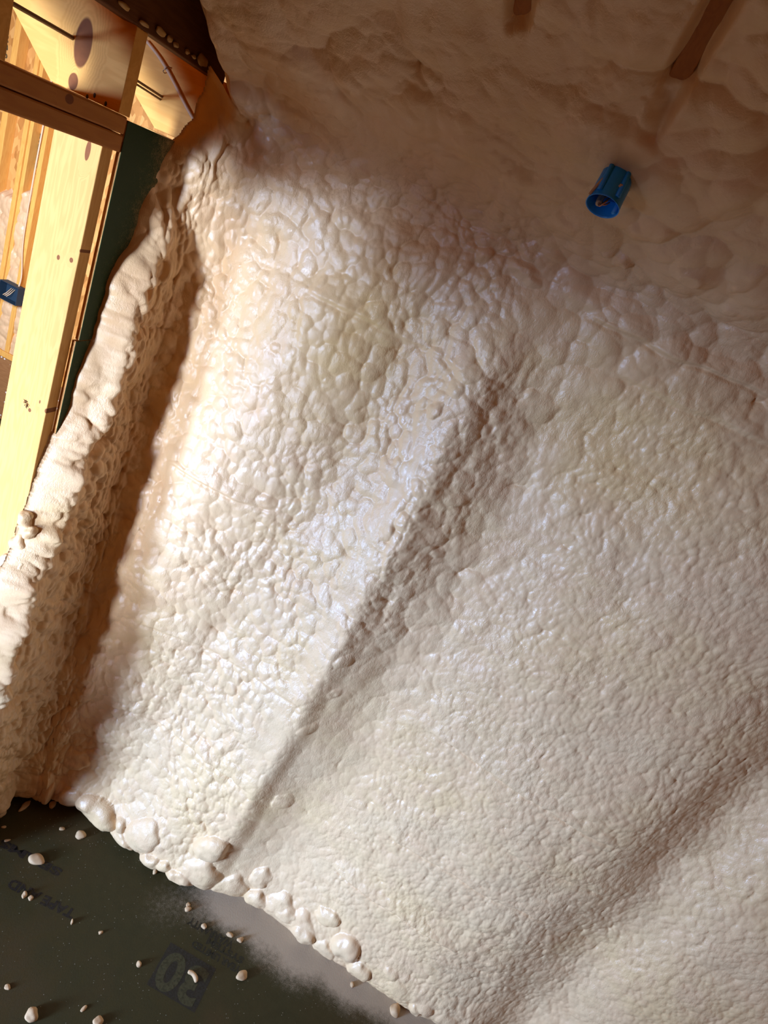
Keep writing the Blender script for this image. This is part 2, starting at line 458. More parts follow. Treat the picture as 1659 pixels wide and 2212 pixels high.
# worm-like folds on the ridge
worm = np.abs(fbm(X*34, TT*30, 61, 2)); H = H + ridge_zone*0.005*(0.5-np.sqrt(worm+0.002))
# horizontal spray-pass seams
for (z0, x0, x1, dd, sl) in ((2.57, 0.10, 1.2, 0.012, 0.02), (2.47, 0.20, 1.3, 0.007, 0.02), (2.33, -0.62, 0.0, 0.006, -0.03), (1.66, -0.85, -0.45, 0.012, 0.0),
                             (1.05, -0.8, 0.0, 0.006, 0.03), (1.20, 0.30, 1.05, 0.010, -0.04), (0.72, 0.35, 1.1, 0.010, 0.02), (0.42, 0.25, 0.85, 0.018, 0.0), (0.62, -0.8, -0.1, 0.010, 0.0), (0.95, 0.7, 1.2, 0.006, 0.0)):
    zz = TT - z0 - sl*(X-x0) - 0.010*fbm(X*9, X*0+z0*7, 71, 2)
    m_ = sstep(x0, x0+0.08, X)*(1-sstep(x1-0.12, x1, X))
    H = H + m_*dd*(np.exp(-(zz/0.05)**2)*np.where(zz > 0, 1, 0)*sstep(0, 0.012, zz) - 0.5*np.exp(-(zz/0.008)**2))

# ---- individual lobes that stand out in the photo: px, py, radius (m), aspect, angle, height
LOBES = [(915, 868, .036, .62, 1.25, .028), (985, 790, .040, .75, .5, .022), (1130, 865, .062, .85, .3, .024), (1170, 745, .045, .8, 1.2, .016),
         (575, 735, .022, 1, 0, .014), (190, 925, .050, .62, 1.0, .030), (160, 1030, .050, .7, .9, .026), (135, 1080, .045, .8, .4, .022), (245, 725, .040, .8, .5, .028),
         (340, 600, .035, .8, .5, .022), (455, 440, .050, .8, 1.3, .022), (960, 1060, .045, .55, .5, .022), (905, 1110, .035, .6, .3, .018), (920, 1180, .030, .6, .1, .018),
         (200, 1735, .078, .72, -.45, .055), (255, 1790, .052, .9, 0, .045), (318, 1830, .055, .75, .9, .045), (385, 1862, .055, .9, .2, .045), (450, 1800, .060, .8, .9, .035),
         (150, 1620, .050, .8, .4, .020), (600, 1955, .040, .8, .5, .030), (640, 1990, .045, .8, .4, .035), (735, 2012, .052, .85, .4, .034), (690, 1960, .04, .8, .2, .022),
         (830, 2060, .04, .8, .3, .022), (900, 2130, .045, .8, .2, .026), (960, 2170, .04, .8, .2, .02), (540, 1890, .045, .7, 1.1, .020),
         (730, 1400, .040, .6, .9, .018), (650, 1550, .045, .6, .9, .018), (590, 1720, .050, .8, .9, .020), (700, 1480, .035, .6, .9, .016), (850, 1260, .05, .6, .9, .016),
         (1480, 540, .060, .9, 0, .026), (1590, 560, .055, .6, 1.2, .022), (1560, 620, .05, .7, .9, .02), (1230, 500, .05, .7, .2, .02), (1320, 520, .035, .6, 1.2, .02), (1290, 500, .028, .6, 1.2, .016),
         (1390, 440, .060, .6, 1.2, .022), (1200, 440, .06, .7, 1.0, .02), (1110, 560, .05, .9, 0, .018), (60, 1420, .06, .7, .5, .02), (130, 1400, .045, .7, .6, .018)]
rnd_f = random.Random(12)
def lobe_rows():
    out = []
    for row, (tz, step_) in enumerate(((0.060, 0.125),)):
        x = -0.98
        while x < 1.1:
            sc_l = 1.0 if x < 0.25 else 0.7
            out.append((x-XL, tz*rnd_f.uniform(.5, 1.9), rnd_f.choice((.05, .07, .09, .12))*rnd_f.uniform(.85, 1.15)*sc_l, rnd_f.uniform(.55, .9), rnd_f.uniform(1.1, 2.0), rnd_f.uniform(.022, .052)*sc_l))
            x += step_*rnd_f.uniform(.75, 1.25)
    return out
LOBES = [('st',)+l for l in lobe_rows()] + [('px',)+l for l in LOBES]
for (kind_, px, py, r, asp, ang, hh) in LOBES:
    if kind_ == 'st': s0, t0 = px, py
    else: s0, t0 = st_of(px, py)
    if px > 1000 and py < 650: hh *= 1.5; r *= 1.35
    foot_l = t0 < 0.35 and (s0+XL) < 0.6
    if foot_l and kind_ == 'px': hh *= 1.2; r *= 1.3
    c0, s1 = math.cos(ang), math.sin(ang)
    i0 = max(0, int((t0-2*r)/dt)); i1 = min(ntt, int((t0+2*r)/dt)); j0 = max(0, int((s0-2*r-S0)/ds)); j1 = min(ns, int((s0+2*r-S0)/ds))
    if i1 <= i0 or j1 <= j0: continue
    a = SS[i0:i1, j0:j1]-s0; b_ = TT[i0:i1, j0:j1]-t0
    u_ = (a*c0+b_*s1)/r; v_ = (-a*s1+b_*c0)/(r*asp)
    rr2 = u_*u_+v_*v_ + 0.25*vnoise(a/r*2.2+px, b_/r*2.2, 91)
    dome = np.sqrt(np.clip(1-rr2, 0, 1))
    if px > 1000 and py < 650: dome = np.clip(1-rr2, 0, 1)**1.1
    w_ = np.clip(dome*1.6, 0, 1)
    base_h = Hm[i0:i1, j0:j1]
    H[i0:i1, j0:j1] = np.maximum(H[i0:i1, j0:j1], base_h*1.0 + dome*hh*1.15 - 0.008 + np.sqrt(w_)*(0.010 if foot_l else 0.0) + 0.0025*w_*vnoise(a*55, b_*55, 77))

# ---- undercut at the floor: the lowest few centimetres roll back under the lobes
roll = np.clip(1-TT/0.055, 0, 1)
H = H - 0.055*roll**2*(0.55+0.45*sstep(0.35, -0.1, X))
# ---- edge on the partition: lumpy boundary sinking behind the sheathing
edge_s = np.interp(TT, [0, 0.9, 1.28, 1.5, 1.9, 2.2, 2.45, 2.52, 2.60, 2.75, 2.9, 5],
                       [-0.45, -0.45, -0.415, -0.345, -0.285, -0.22, -0.150, -0.115, -0.05, -0.03, 0.0, 0.0])
edge_s = edge_s + 0.022*fbm(TT*11, TT*0+1.1, 51, 3)
de = SS - edge_s
ramp = np.sqrt(np.clip(de/0.085, 0, 1)*(2-np.clip(de/0.085, 0, 1)))
low = sstep(2.42, 2.15, TT)
lump = (0.010 + 0.038*pillows((SS+0.5)/0.062, TT/0.072, 120))*np.exp(-((de-0.052)/0.038)**2)
sideT = np.clip(-SS/0.12, 0, 1)
H = (H-Hm)*(0.75+0.45*sideT) + Hm*(1-sideT) + sideT*(0.010+0.030*low*sstep(0.1, 0.7, TT)) + lump*low*np.clip(-SS/0.06+0.4, 0, 1)
ramp_all = np.where(SS < 0.05, ramp, 1.0)
H = H*ramp_all - (1-ramp_all)*0.012
# ---- shallow places in the ceiling where rafter edges stay bare
RAFT = [(-0.242, 0.26), (0.030, 0.20)]
for (xr, a0) in RAFT:
    ln = (TT-ZC)
    H = H - 0.034*np.exp(-((X-xr)/0.022)**4)*sstep(a0+0.28, a0+0.40, ln + 0.05*fbm(X*20, TT*14, 55, 2))*1.0
# hollow around the blue box
BOXC = on_ceil(1301, 446, 0.100)
sb = BOXC.x - XL; ax_n = Vector((0, -math.sin(SLOPE), -math.cos(SLOPE)))   # ceiling normal, into the room
tb = ZC + (D-(BOXC - ax_n*0.08).y)/math.cos(SLOPE)*1.0

Q = P + Nn*H[..., None]
Q[..., 2] = np.maximum(Q[..., 2], 0.0005)
def foam_object(name, mask, label, cat):
    idx = -np.ones(mask.shape, dtype=np.int64)
    f = mask[:-1, :-1] & mask[1:, :-1] & mask[:-1, 1:] & mask[1:, 1:]
    used = np.zeros(mask.shape, bool)
    used[:-1, :-1] |= f; used[1:, :-1] |= f; used[:-1, 1:] |= f; used[1:, 1:] |= f
    idx[used] = np.arange(used.sum())
    v = Q[used].astype(np.float32)
    a, b_, c, d = idx[:-1, :-1][f], idx[:-1, 1:][f], idx[1:, 1:][f], idx[1:, :-1][f]
    fc = np.stack([a, b_, c, d], -1).astype(np.int32)
    me = bpy.data.meshes.new(name); me.vertices.add(len(v)); me.vertices.foreach_set('co', v.ravel())
    me.loops.add(fc.size); me.loops.foreach_set('vertex_index', fc.ravel())
    me.polygons.add(len(fc)); me.polygons.foreach_set('loop_start', np.arange(0, fc.size, 4, dtype=np.int32))
    me.polygons.foreach_set('use_smooth', np.ones(len(fc), bool))
    me.update(calc_edges=True)
    o = link(name, me, FOAM)
    tag(o, label, cat, kind='stuff'); return o
keep = (SS > edge_s - 0.006) | (SS > 0.05)
SPLIT = ZC + 0.02
foam_object('spray_foam', keep & (TT <= SPLIT+STEP), 'bumpy off-white spray foam covering the back wall from the green subfloor to the ceiling crease', 'insulation foam')
foam_object('spray_foam', (TT >= SPLIT) & (SS > 0.02), 'smoother brownish spray foam on the sloped ceiling around the round blue box', 'insulation foam')

# ------------------------------------------------------------------ left partition
STUD_Y = 1.388
W_STUD = wood_material('pine_stud', (0.70, 0.38, 0.115), (0.56, 0.26, 0.06), 'z',
    knots=[(on_y(190, 325, STUD_Y), (.0065, .5, .022)), (on_y(126, 556, STUD_Y), (.0042, .5, .006)), (on_y(154, 562, STUD_Y), (.0050, .5, .006)),
           (on_y(174, 542, STUD_Y), (.0030, .5, .004)), (on_y(64, 886, STUD_Y), (.0045, .5, .0055)), (on_y(100, 888, STUD_Y), (.005, .5, .007)), (on_y(86, 868, STUD_Y), (.0022, .5, .005))],
    extra=lambda N, p, c: overspray(N, p, N.math('MULTIPLY', N.mapr(N.math('ADD', N.math('SUBTRACT', N.sep(p)[0], XL), N.math('MULTIPLY', N.math('SUBTRACT', 1.45, N.sep(p)[2]), 0.20)), -0.05, 0.06, 0, 0.85), N.mapr(N.sep(p)[2], 1.75, 1.35)), c, (0.72, 0.48, 0.28)))
t_ = empty('jamb_stud', (XL-0.075, STUD_Y+0.02, 0), 'pale wide pine stud, its knotty broad face to the viewer, at the left edge', 'stud')
link('stud_board', box(XL-0.138, XL-0.013, STUD_Y, STUD_Y+0.038, 0, 2.4600, 0.002), W_STUD, t_, (XL-0.075, STUD_Y+0.02, 0))
# torn bark splinter on the stud
sp0 = on_y(58, 872, STUD_Y)
bm = bmesh.new(); random.seed(3)
for k in range(16):
    a = random.uniform(0, 6.28); L = random.uniform(.004, .013); o0 = sp0 + Vector((random.uniform(-.006, .004), -0.001, random.uniform(-.008, .008)))
    dr = Vector((math.cos(a)*.9, -.35, math.sin(a)*.6)); w0 = Vector((-dr.z, 0, dr.x))*.0014
    vs = [bm.verts.new(o0-w0), bm.verts.new(o0+w0), bm.verts.new(o0+dr*L), bm.verts.new(o0+dr*L*.4+Vector((0, -.003, 0)))]
    bm.faces.new((vs[0], vs[1], vs[2])); bm.faces.new((vs[0], vs[2], vs[3])); bm.faces.new((vs[1], vs[3], vs[2])); bm.faces.new((vs[0], vs[3], vs[1]))
o = link('bark_splinter', mesh_from_bm(bm, 'b'), plain('bark', (0.16, 0.06, 0.02), 0.8), t_, (sp0.x, sp0.y, sp0.z)); o['label'] = 'torn dark bark splinter beside a knot'

PLATE = wood_material('pine_plate', (0.46, 0.17, 0.03), (0.36, 0.12, 0.02), 'y', knots=[(on_x(152, 215, XL+0.001), (.5, .012, .009))])
for (z0, z1, lab) in ((2.4985, 2.5355, 'upper board of the double top plate, dark knot on its edge'),
                      (2.4600, 2.4970, 'lower board of the double top plate, resting on the pale stud')):
    o = link('top_plate', box(XL-0.138, XL-0.001, -2.6, 1.436, z0, z1, 0.004), PLATE, None, (XL-0.07, 0.2, z0)); tag(o, lab, 'plate', 'boards of the double top plate')
o = link('added_shade_board', box(XL-0.040, XL-0.003, -2.6, 0.92, 2.33, 2.458, 0.003), PLATE, None, (XL-0.07, 0.2, 2.02)); tag(o, 'unseen added board under the top plate, shading the upper right wall', 'board')  # added out of view to shade the upper right of the foam
o = link('added_gap_blocker', box(XL-0.040, XL-0.003, -2.6, 0.98, 2.537, 2.703, 0.003), PLATE, None, (XL-0.07, 0.2, 2.54)); tag(o, 'unseen added board between plate and dark beam, keeping daylight off the ceiling', 'board')  # added out of view to stop daylight leaking onto the ceiling
# sheathing panels (two, with a joint)
PAN = panel_material()
for (z0, z1, y0, lab) in ((2.0, 2.530, 1.4375, 'upper green-coated sheathing panel right of the pale stud, clean at its top'),
                      (0.0, 1.9975, 1.4275, 'lower green-coated sheathing panel on the partition, narrowing behind the foam edge')):
    r_ = empty('sheathing_panel', (XL-0.006, 1.6, z0), lab, 'sheathing', 'green sheathing panels on the partition')
    link('green_face', box(XL-0.0015, XL+0.0, y0, YB+0.02, z0, z1, 0), PAN, r_, (XL-0.006, 1.6, z0))
    o = link('board_core', box(XL-0.0125, XL-0.0016, y0-0.0, YB+0.02, z0, z1, 0), OSB, r_, (XL-0.006, 1.6, z0)); o['label'] = 'raw strand-board edge'
# hidden second stud behind the panel
o = link('corner_stud', box(XL-0.138, XL-0.0135, 1.70, 1.738, 0, 2.53, 0.002), W_STUD, None, (XL-0.07, 1.72, 0)); tag(o, 'pine stud in the corner, hidden behind green sheathing and foam', 'stud')

# rafters of the neighbouring roof landing on the plate
def rafter(y, label, knots, xfar=-4.0, thick=0.040, name='roof_rafter', e0=None, e1=None):
    # lower edge in the XZ plane rises to the left
    zt, zb = 2.7045, 2.5365
    k0, k1 = e0, e1
    sl = (k0[1]-k1[1])/(k0[0]-k1[0])
    def zlow(x): return max(zb, k1[1]+sl*(x-k1[0]))
    xb = k1[0] + (zb-k1[1])/sl
    top = zt
    pts = [(XL, y, zb), (xb, y, zb), (xfar, y, zb + sl*(xfar-xb)), (xfar, y, zt + sl*(xfar-XL)), (XL, y, zt)]
    mat = wood_material('pine_'+name+str(int(y*100)), (0.82, 0.41, 0.10), (0.64, 0.28, 0.05), 'x', knots=knots, ring=5.0)
    t0 = empty(name, (XL-0.1, y, zb), label, 'rafter', 'rafters landing on the plate')
    link('rafter_board', prism(pts, (0, thick, 0), 0.0012), mat, t0, (XL-0.1, y, zb))
    return t0
Y1, Y2 = 1.400, 1.745
e0, e1 = on_y(30, 22, Y1), on_y(135, 225, Y1)
r1 = rafter(Y1, 'knotty pine rafter end above the pale stud with one very large oval knot', [(on_y(180, 93, Y1), (.021, .5, .048)), (on_y(158, 176, Y1), (.012, .5, .017))], e0=(e0.x, e0.z), e1=(e1.x, e1.z))
# three nail holes / dark knot flecks near its foot
for (px, py) in ((188, 209), (204, 206), (228, 224)):
    c = on_y(px, py, Y1-0.0006)
    bm = bmesh.new(); bmesh.ops.create_uvsphere(bm, u_segments=10, v_segments=6, radius=1)
    bmesh.ops.scale(bm, vec=(.0032, .0010, .0052), verts=bm.verts); bmesh.ops.translate(bm, vec=c, verts=bm.verts)
    o = link('nail_head', mesh_from_bm(bm, 'n', True), plain('dark_nail', (0.05, 0.05, 0.06), 0.4, 0.6), r1, c); o['label'] = 'blackened nail head'
e0, e1 = on_y(298, 215, Y2), on_y(340, 288, Y2)
r2 = rafter(Y2, 'pine rafter further back beyond the dark board end, white cable stapled across it', [(on_y(385, 303, Y2), (.008, .5, .010))], e0=(e0.x, e0.z), e1=(e1.x, e1.z))
e0, e1 = on_y(30, 22, 1.02), on_y(135, 225, 1.02)
r3 = rafter(1.045, 'near rafter end at the top left edge, only its dark cut end in view', [], thick=0.040, e0=(-1.323, 2.636), e1=(-1.167, 2.5365+0.01))
# beam above the rafter ends
BEAM = wood_material('shaded_beam', (0.15, 0.05, 0.01), (0.09, 0.028, 0.006), 'y')  # shade on the beam's face is put into this dark colour
bt = empty('ledger_beam', (XL, 0.2, ZC), 'beam coloured dark for its shade, running above the rafter ends at the top left', 'beam')
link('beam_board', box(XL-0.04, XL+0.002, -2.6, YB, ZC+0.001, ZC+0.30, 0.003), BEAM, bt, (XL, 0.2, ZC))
# blobs of foam stuck along the beam
def blob(name, c, rx, ry, rz, mat, seed, parent=None, rotz=0.0, flat=False, bumps=0.25):
    bm = bmesh.new(); bmesh.ops.create_icosphere(bm, subdivisions=3, radius=1)
    rnd = random.Random(seed); ph = [rnd.uniform(0, 6.28) for _ in range(6)]
    for v in bm.verts:
        p = v.co
        n = math.sin(2.1*p.x+ph[0])*math.sin(2.3*p.y+ph[1]) + .6*math.sin(3.7*p.y+ph[2]+p.z)*math.sin(3.3*p.x+ph[3]) + .4*math.sin(5.1*p.z+ph[4]+2*p.x)
        v.co = p*(1+bumps*n)
        if flat: v.co.z = max(v.co.z, -0.45)
    M = Matrix.Translation(c) @ Matrix.Rotation(rotz, 4, 'Z') @ Matrix.Diagonal((rx, ry, rz, 1))
    bm.transform(M)
    return link(name, mesh_from_bm(bm, name, True), mat, parent, c)
for k, (px, py, ry, rz) in enumerate(((268, 12, .022, .010), (312, 52, .020, .0075), (349, 70, .024, .014), (366, 84, .012, .012), (380, 97, .009, .010), (405, 112, .008, .010), (418, 122, .012, .008), (438, 132, .026, .020))):
    c = on_x(px, py, XL+0.006)
    o = blob('foam_drip', c, .005, ry*.85, rz*.55, DRIP, 40+k, bumps=0.2)
    tag(o, ['long yellowish foam smear highest on the dark beam at the frame top', 'first small foam drip below the long smear on the dark beam', 'largest lumpy yellowish foam drip midway along the dark beam', 'narrow foam drip touching the largest drip on the dark beam',
            'small round foam drip right after the narrow one on the dark beam', 'tiny lone foam dot between the drips and the corner clump on the beam', 'small foam drip beside the corner clump on the dark beam', 'foam clump where the dark beam meets the foam corner'][k], 'foam drip', 'foam drips along the beam')

# threaded rod passing through both rafters
ROD = plain('brown_cable', (0.22, 0.11, 0.05), 0.5)
rx_, rz_ = on_y(157, 82, Y1).x, on_y(157, 82, Y1).z
o = link('rod', tube([(rx_-0.004, 0.3, rz_+0.004), (rx_, Y1+0.01, rz_)], 0.0046, 10), ROD, None, (rx_, Y1, rz_)); tag(o, 'brown rod running to the big knot of the knotty rafter', 'rod')
o = link('rod', tube([(rx_+0.002, Y1+0.042, rz_-0.004), (rx_+0.004, Y2+0.004, rz_-0.018)], 0.0032, 10), ROD, None, (rx_, Y2, rz_)); tag(o, 'thin brown rod ending on the rafter with the white cable', 'rod')
o = link('rod', tube([(rx_+0.002, Y1+0.042, rz_-0.012), (rx_+0.002, Y2+0.004, rz_-0.026)], 0.0026, 10), ROD, None, (rx_, Y2, rz_-0.01)); tag(o, 'second thin brown rod just below its twin', 'rod')
# white cable on the back rafter
CAB = plain('white_cable_jacket', (0.75, 0.50, 0.28), 0.4)
cp = [on_y(px, py, Y2-0.006) for (px, py) in ((316, 88), (330, 105), (345, 125), (362, 152), (378, 182), (392, 210), (405, 235), (424, 268))]
ct = empty('cable', cp[3], 'white electrical cable stapled diagonally down the back rafter', 'cable')
link('cable_jacket', tube(spline(cp, 5), 0.0045, 10), CAB, ct, cp[3])
sc_ = on_y(362, 152, Y2)
dv = (cp[4]-cp[2]).normalized(); nv = Vector((-dv.z, 0, dv.x))
link('staple', tube(spline([sc_+nv*.011+Vector((0, .001, 0)), sc_+nv*.008+Vector((0, -.011, 0)), sc_+nv*-.008+Vector((0, -.011, 0)), sc_+nv*-.011+Vector((0, .001, 0))], 3), 0.0012, 6), plain('staple_steel', (0.35, 0.3, 0.26), 0.4, 0.8), ct, sc_)

# foam flap at the foot of the jamb stud
fl = on_y(48, 1150, STUD_Y-0.02)
FL = [((56, 1120), .022, .030), ((40, 1175), .022, .034), ((66, 1150), .018, .022), ((20, 1220), .030, .034), ((50, 1225), .018, .026), ((10, 1262), .030, .022), ((-10, 1235), .03, .03)]
bm = bmesh.new()
for k, ((px, py), a, b2) in enumerate(FL):
    c = on_y(px, py, STUD_Y-0.012)
    r = bmesh.ops.create_icosphere(bm, subdivisions=3, radius=1)
    rnd = random.Random(k); p1, p2 = rnd.uniform(0, 6), rnd.uniform(0, 6)
    for v in r['verts']:
        q_ = v.co.copy(); v.co = q_*(1+.22*math.sin(3*q_.x+p1)*math.sin(2.6*q_.z+p2)+.08*math.sin(7*q_.z+p1))
        v.co = Vector((v.co.x*a, v.co.y*.020, v.co.z*b2)) + c
me = mesh_from_bm(bm, 'flap', True)
o = link('foam_lump', me, FOAM, None, fl)
md = o.modifiers.new('merge', 'REMESH'); md.mode = 'VOXEL'; md.voxel_size = 0.003; md.use_smooth_shade = True
tag(o, 'torn white foam lump clinging to the foot of the pale wide stud', 'foam lump')

# ------------------------------------------------------------------ neighbouring room seen through the opening
YF = 4.20
def fx(px): return (np.interp(px, [5, 10, 30, 38, 48, 58, 68, 76, 92, 102, 126], [-.925, -.921, -.904, -.898, -.889, -.881, -.872, -.866, -.853, -.844, -.825]))*YF
structure('wall_far', box(-4.6, -2.2, YF+0.085, YF+0.12, 0, 4.2, 0), OSB)
FS = [wood_material('far_stud_wood', (0.82, 0.44, 0.10), (0.66, 0.28, 0.05), 'z'), wood_material('far_stud_orange', (0.66, 0.34, 0.10), (0.50, 0.24, 0.06), 'z')]
studs = [(fx(10)-0.045, fx(10), 0, 'far stud at the very left edge, left of the blue box', 0.085), (fx(48), fx(58), 0, 'bright narrow far stud carrying the small dark blue box', 0.085),
         (fx(58)+0.002, fx(58)+0.030, 0.012, 'darker far stud doubled against the bright narrow one', 0.085), (fx(92), fx(102), 0, 'far stud nearest the pale wide stud, stamped board behind its left', 0.085), (fx(100)+.33, fx(100)+.37, 0, 'far stud hidden behind the pale wide stud', 0.085)]
SILL = 2.555-0.478*YF
for (a, b2, dy, lab, dep) in studs:
    o = link('wall_stud', box(a, b2, YF+dy, YF+dep, SILL+.02, 4.1, 0.002), FS[0], None, ((a+b2)/2, YF+dy, SILL)); tag(o, lab, 'stud', 'studs of the neighbouring room')
o = link('sill_plate', box(-4.4, -2.3, YF-0.005, YF+0.085, SILL-0.028, SILL+.018, 0.002), FS[0], None, (-3.5, YF, SILL)); tag(o, 'horizontal pine sill plate under the far studs', 'plate')
RIMM = wood_material('rim_board_wood', (0.36, 0.17, 0.06), (0.24, 0.10, 0.035), 'x', extra=lambda N, p, c: N.mix(N.math('LESS_THAN', N.voro(p, 22), 0.16), c, (0.8, 0.74, 0.66)))
o = link('rim_board', box(-4.4, -2.3, YF+0.01, YF+0.05, 0.0, SILL-0.029, 0.002), RIMM, None, (-3.5, YF, 0)); tag(o, 'dark brown rim board speckled with foam below the far sill', 'board')
# foam in the far stud bays
def bay_foam(x0, x1, z0, z1, seed, label):
    nx, nz = 40, int((z1-z0)/0.008); xs_ = np.linspace(x0, x1, nx); zs_ = np.linspace(z0, z1, nz)
    A, B = np.meshgrid(xs_, zs_)
    topn = z1 - 0.05 - 0.05*fbm(A*22, A*0, seed, 2)
    h = 0.045 + 0.028*pillows(A/0.075, B/0.06, seed) + 0.01*pillows(A/0.03, B/0.03, seed+1)
    h = h*sstep(0, 0.06, topn-B+0.03)
    Yy = YF+0.088-h
    v = np.stack([A, Yy, np.minimum(B, topn+0.03)], -1).reshape(-1, 3)
    f = [(j*nx+i, j*nx+i+1, (j+1)*nx+i+1, (j+1)*nx+i) for j in range(nz-1) for i in range(nx-1)]
    me = bpy.data.meshes.new('bay'); me.from_pydata(v.tolist(), [], f); me.polygons.foreach_set('use_smooth', [True]*len(f))
    o = link('bay_foam', me, FOAM, None, (x0, YF+.05, z0)); tag(o, label, 'insulation foam', kind='stuff')
bay_foam(fx(10), fx(48), SILL+.02, 2.555-.190*YF, 301, 'white foam filling the far stud bay behind the small blue box')
bay_foam(fx(65), fx(92), SILL+.02, 2.555-.175*YF, 302, 'narrow strip of white foam between the doubled stud and the next far stud')
bay_foam(fx(102), fx(100)+.33, SILL+.02, 2.555-.362*YF, 303, 'white foam peeking out low beside the pale wide stud')
# small blue box on the far stud
BLUE2 = plain('dark_blue_plastic', (0.012, 0.035, 0.06), 0.6)
bb = empty('outlet_box', (-.868*YF+.06, YF-0.06, 2.555-.375*YF), 'small dark blue electrical box on the far stud at the left edge', 'electrical box', 'blue electrical boxes')
xa, xb2 = -.884*4.1-.03, -.852*4.1; za, zb2 = 2.555-.385*4.1, 2.555-.352*4.1
w_ = 0.004
bm = bmesh.new()
link('box_shell', prism([(xa, YF-.075, za), (xa, YF-.002, za), (xb2, YF-.002, za), (xb2, YF-.075, za), (xb2-w_, YF-.075, za), (xb2-w_, YF-.006, za), (xa+w_, YF-.006, za), (xa+w_, YF-.075, za)], (0, 0, zb2-za), 0), BLUE2, bb, bb.location.copy())
link('box_lid', box(xa+w_, xb2-w_, YF-.075, YF-.006, zb2-w_, zb2, 0), BLUE2, bb, bb.location.copy())
link('box_base', box(xa+w_, xb2-w_, YF-.075, YF-.006, za, za+w_, 0), BLUE2, bb, bb.location.copy())
for k in range(3):
    xk = xa+.05+.015*k
    o = link('wire', tube([(xk, YF-.01, za+.09), (xk-.01, YF-.04, za+.05), (xk-.02, YF-.06, za+.03)], .003, 6), CAB, bb, bb.location.copy())
cpts = [(-.868*4.12, YF-.012, 3.0), (-.8675*4.12, YF-.012, 2.4), (-.869*4.12, YF-.013, 1.9), (-.868*4.12, YF-.013, 1.45), (-.859*4.12, YF-.014, 1.2), (-.857*4.12, YF-.03, zb2-.002)]
o = link('cable', tube(spline(cpts, 6), .006, 8), CAB, None, (cpts[3])); tag(o, 'thin white cable dropping down the far stud into the small blue box', 'cable')

# ------------------------------------------------------------------ stamps
def text_mesh(txt, size):
    cu = bpy.data.curves.new('txt', 'FONT'); cu.body = txt; cu.size = size; cu.resolution_u = 3; cu.offset = size*0.045
    cu.align_x = 'CENTER'; cu.align_y = 'CENTER'
    ob = bpy.data.objects.new('txt', cu); COL.objects.link(ob)
    dg = bpy.context.evaluated_depsgraph_get(); dg.update()
    me = bpy.data.meshes.new_from_object(ob.evaluated_get(dg)); bpy.data.objects.remove(ob); me.materials.clear()
    return me
def ink(name, col, alpha):
    m, nt, b = new_mat(name); N = NB(nt); p = N.pos()
    b.inputs['Base Color'].default_value = (*col, 1); b.inputs['Roughness'].default_value = 0.6
    tr = nt.nodes.new('ShaderNodeBsdfTransparent'); mx = nt.nodes.new('ShaderNodeMixShader')
    N.set(mx.inputs[0], N.mapr(N.noise(p, 120, 3), 0.3, 0.6, alpha*0.5, alpha))
    nt.links.new(tr.outputs[0], mx.inputs[1]); nt.links.new(b.outputs[0], mx.inputs[2])
    nt.links.new(mx.outputs[0], [n for n in nt.nodes if n.type == 'OUTPUT_MATERIAL'][0].inputs[0]); return m
INK = ink('worn_brown_ink', (0.016, 0.010, 0.006), 0.85)
INK2 = ink('faint_ink', (0.014, 0.013, 0.008), 0.6)
def stamp_text(txt, cx_, cy_, size, sxx=1.0, rot=math.pi, mat=INK, z=0.0005, width=None, name='printed_text'):
    me = text_mesh(txt, size)
    if width:
        xs2 = [v.co.x for v in me.vertices]; k = width/(max(xs2)-min(xs2)); sxx = k
    me.transform(Matrix.Translation((cx_, cy_, z)) @ Matrix.Rotation(rot, 4, 'Z') @ Matrix.Diagonal((sxx, 1, 1, 1)))
    return link(name, me, mat, floor)
# "30" knocked out of a dark square
def knockout():
    cu = bpy.data.curves.new('k', 'CURVE'); cu.dimensions = '2D'; cu.fill_mode = 'BOTH'
    ft = bpy.data.curves.new('f', 'FONT'); ft.body = '30'; ft.size = 0.178; ft.align_x = 'CENTER'; ft.align_y = 'CENTER'; ft.offset = 0.006
    o = bpy.data.objects.new('f', ft); COL.objects.link(o)
    o2 = bpy.data.objects.new('tmp', None)
    dg = bpy.context.evaluated_depsgraph_get(); dg.update()
    me = bpy.data.meshes.new_from_object(o.evaluated_get(dg)); bpy.data.objects.remove(o)
    me.materials.clear(); return me
# build the digits as slightly lighter ink over the dark square
bx0 = Vector((-0.048, 1.385, 0))
sq = bmesh.new(); a_ = [(-.098, -.078), (.098, -.078), (.098, .078), (-.098, .078)]
sq.faces.new([sq.verts.new((bx0.x+p[0], bx0.y+p[1], 0.0005)) for p in a_])
o = link('printed_square', mesh_from_bm(sq, 'sq'), ink('square_ink', (0.022, 0.017, 0.011), 0.75), floor)
GREENINK = ink('knocked_out_green', (0.050, 0.044, 0.013), 0.95)
me = knockout(); me.transform(Matrix.Translation((bx0.x, bx0.y, 0.0010)) @ Matrix.Rotation(math.pi, 4, 'Z') @ Matrix.Diagonal((1.0, 0.98, 1, 1)))
link('printed_text', me, GREENINK, floor)
stamp_text('YEAR LIMITED', 0.03, 1.500, 0.034, mat=INK2, width=.21)
stamp_text('SYSTEM', 0.05, 1.535, 0.034, mat=INK2, width=.16)
stamp_text('WARRANTY', -0.03, 1.565, 0.040, mat=INK2, width=.20)
for (txt, pa, pb, sz) in (('TAPE AND', (20, 1905), (160, 1975), .046), ('SEAMS', (0, 1818), (132, 1886), .040)):
    A_ = on_z(*pa); B_ = on_z(*pb); dd = A_-B_
    stamp_text(txt, (A_.x+B_.x)/2, (A_.y+B_.y)/2, sz, rot=math.atan2(dd.y, dd.x), width=dd.length)
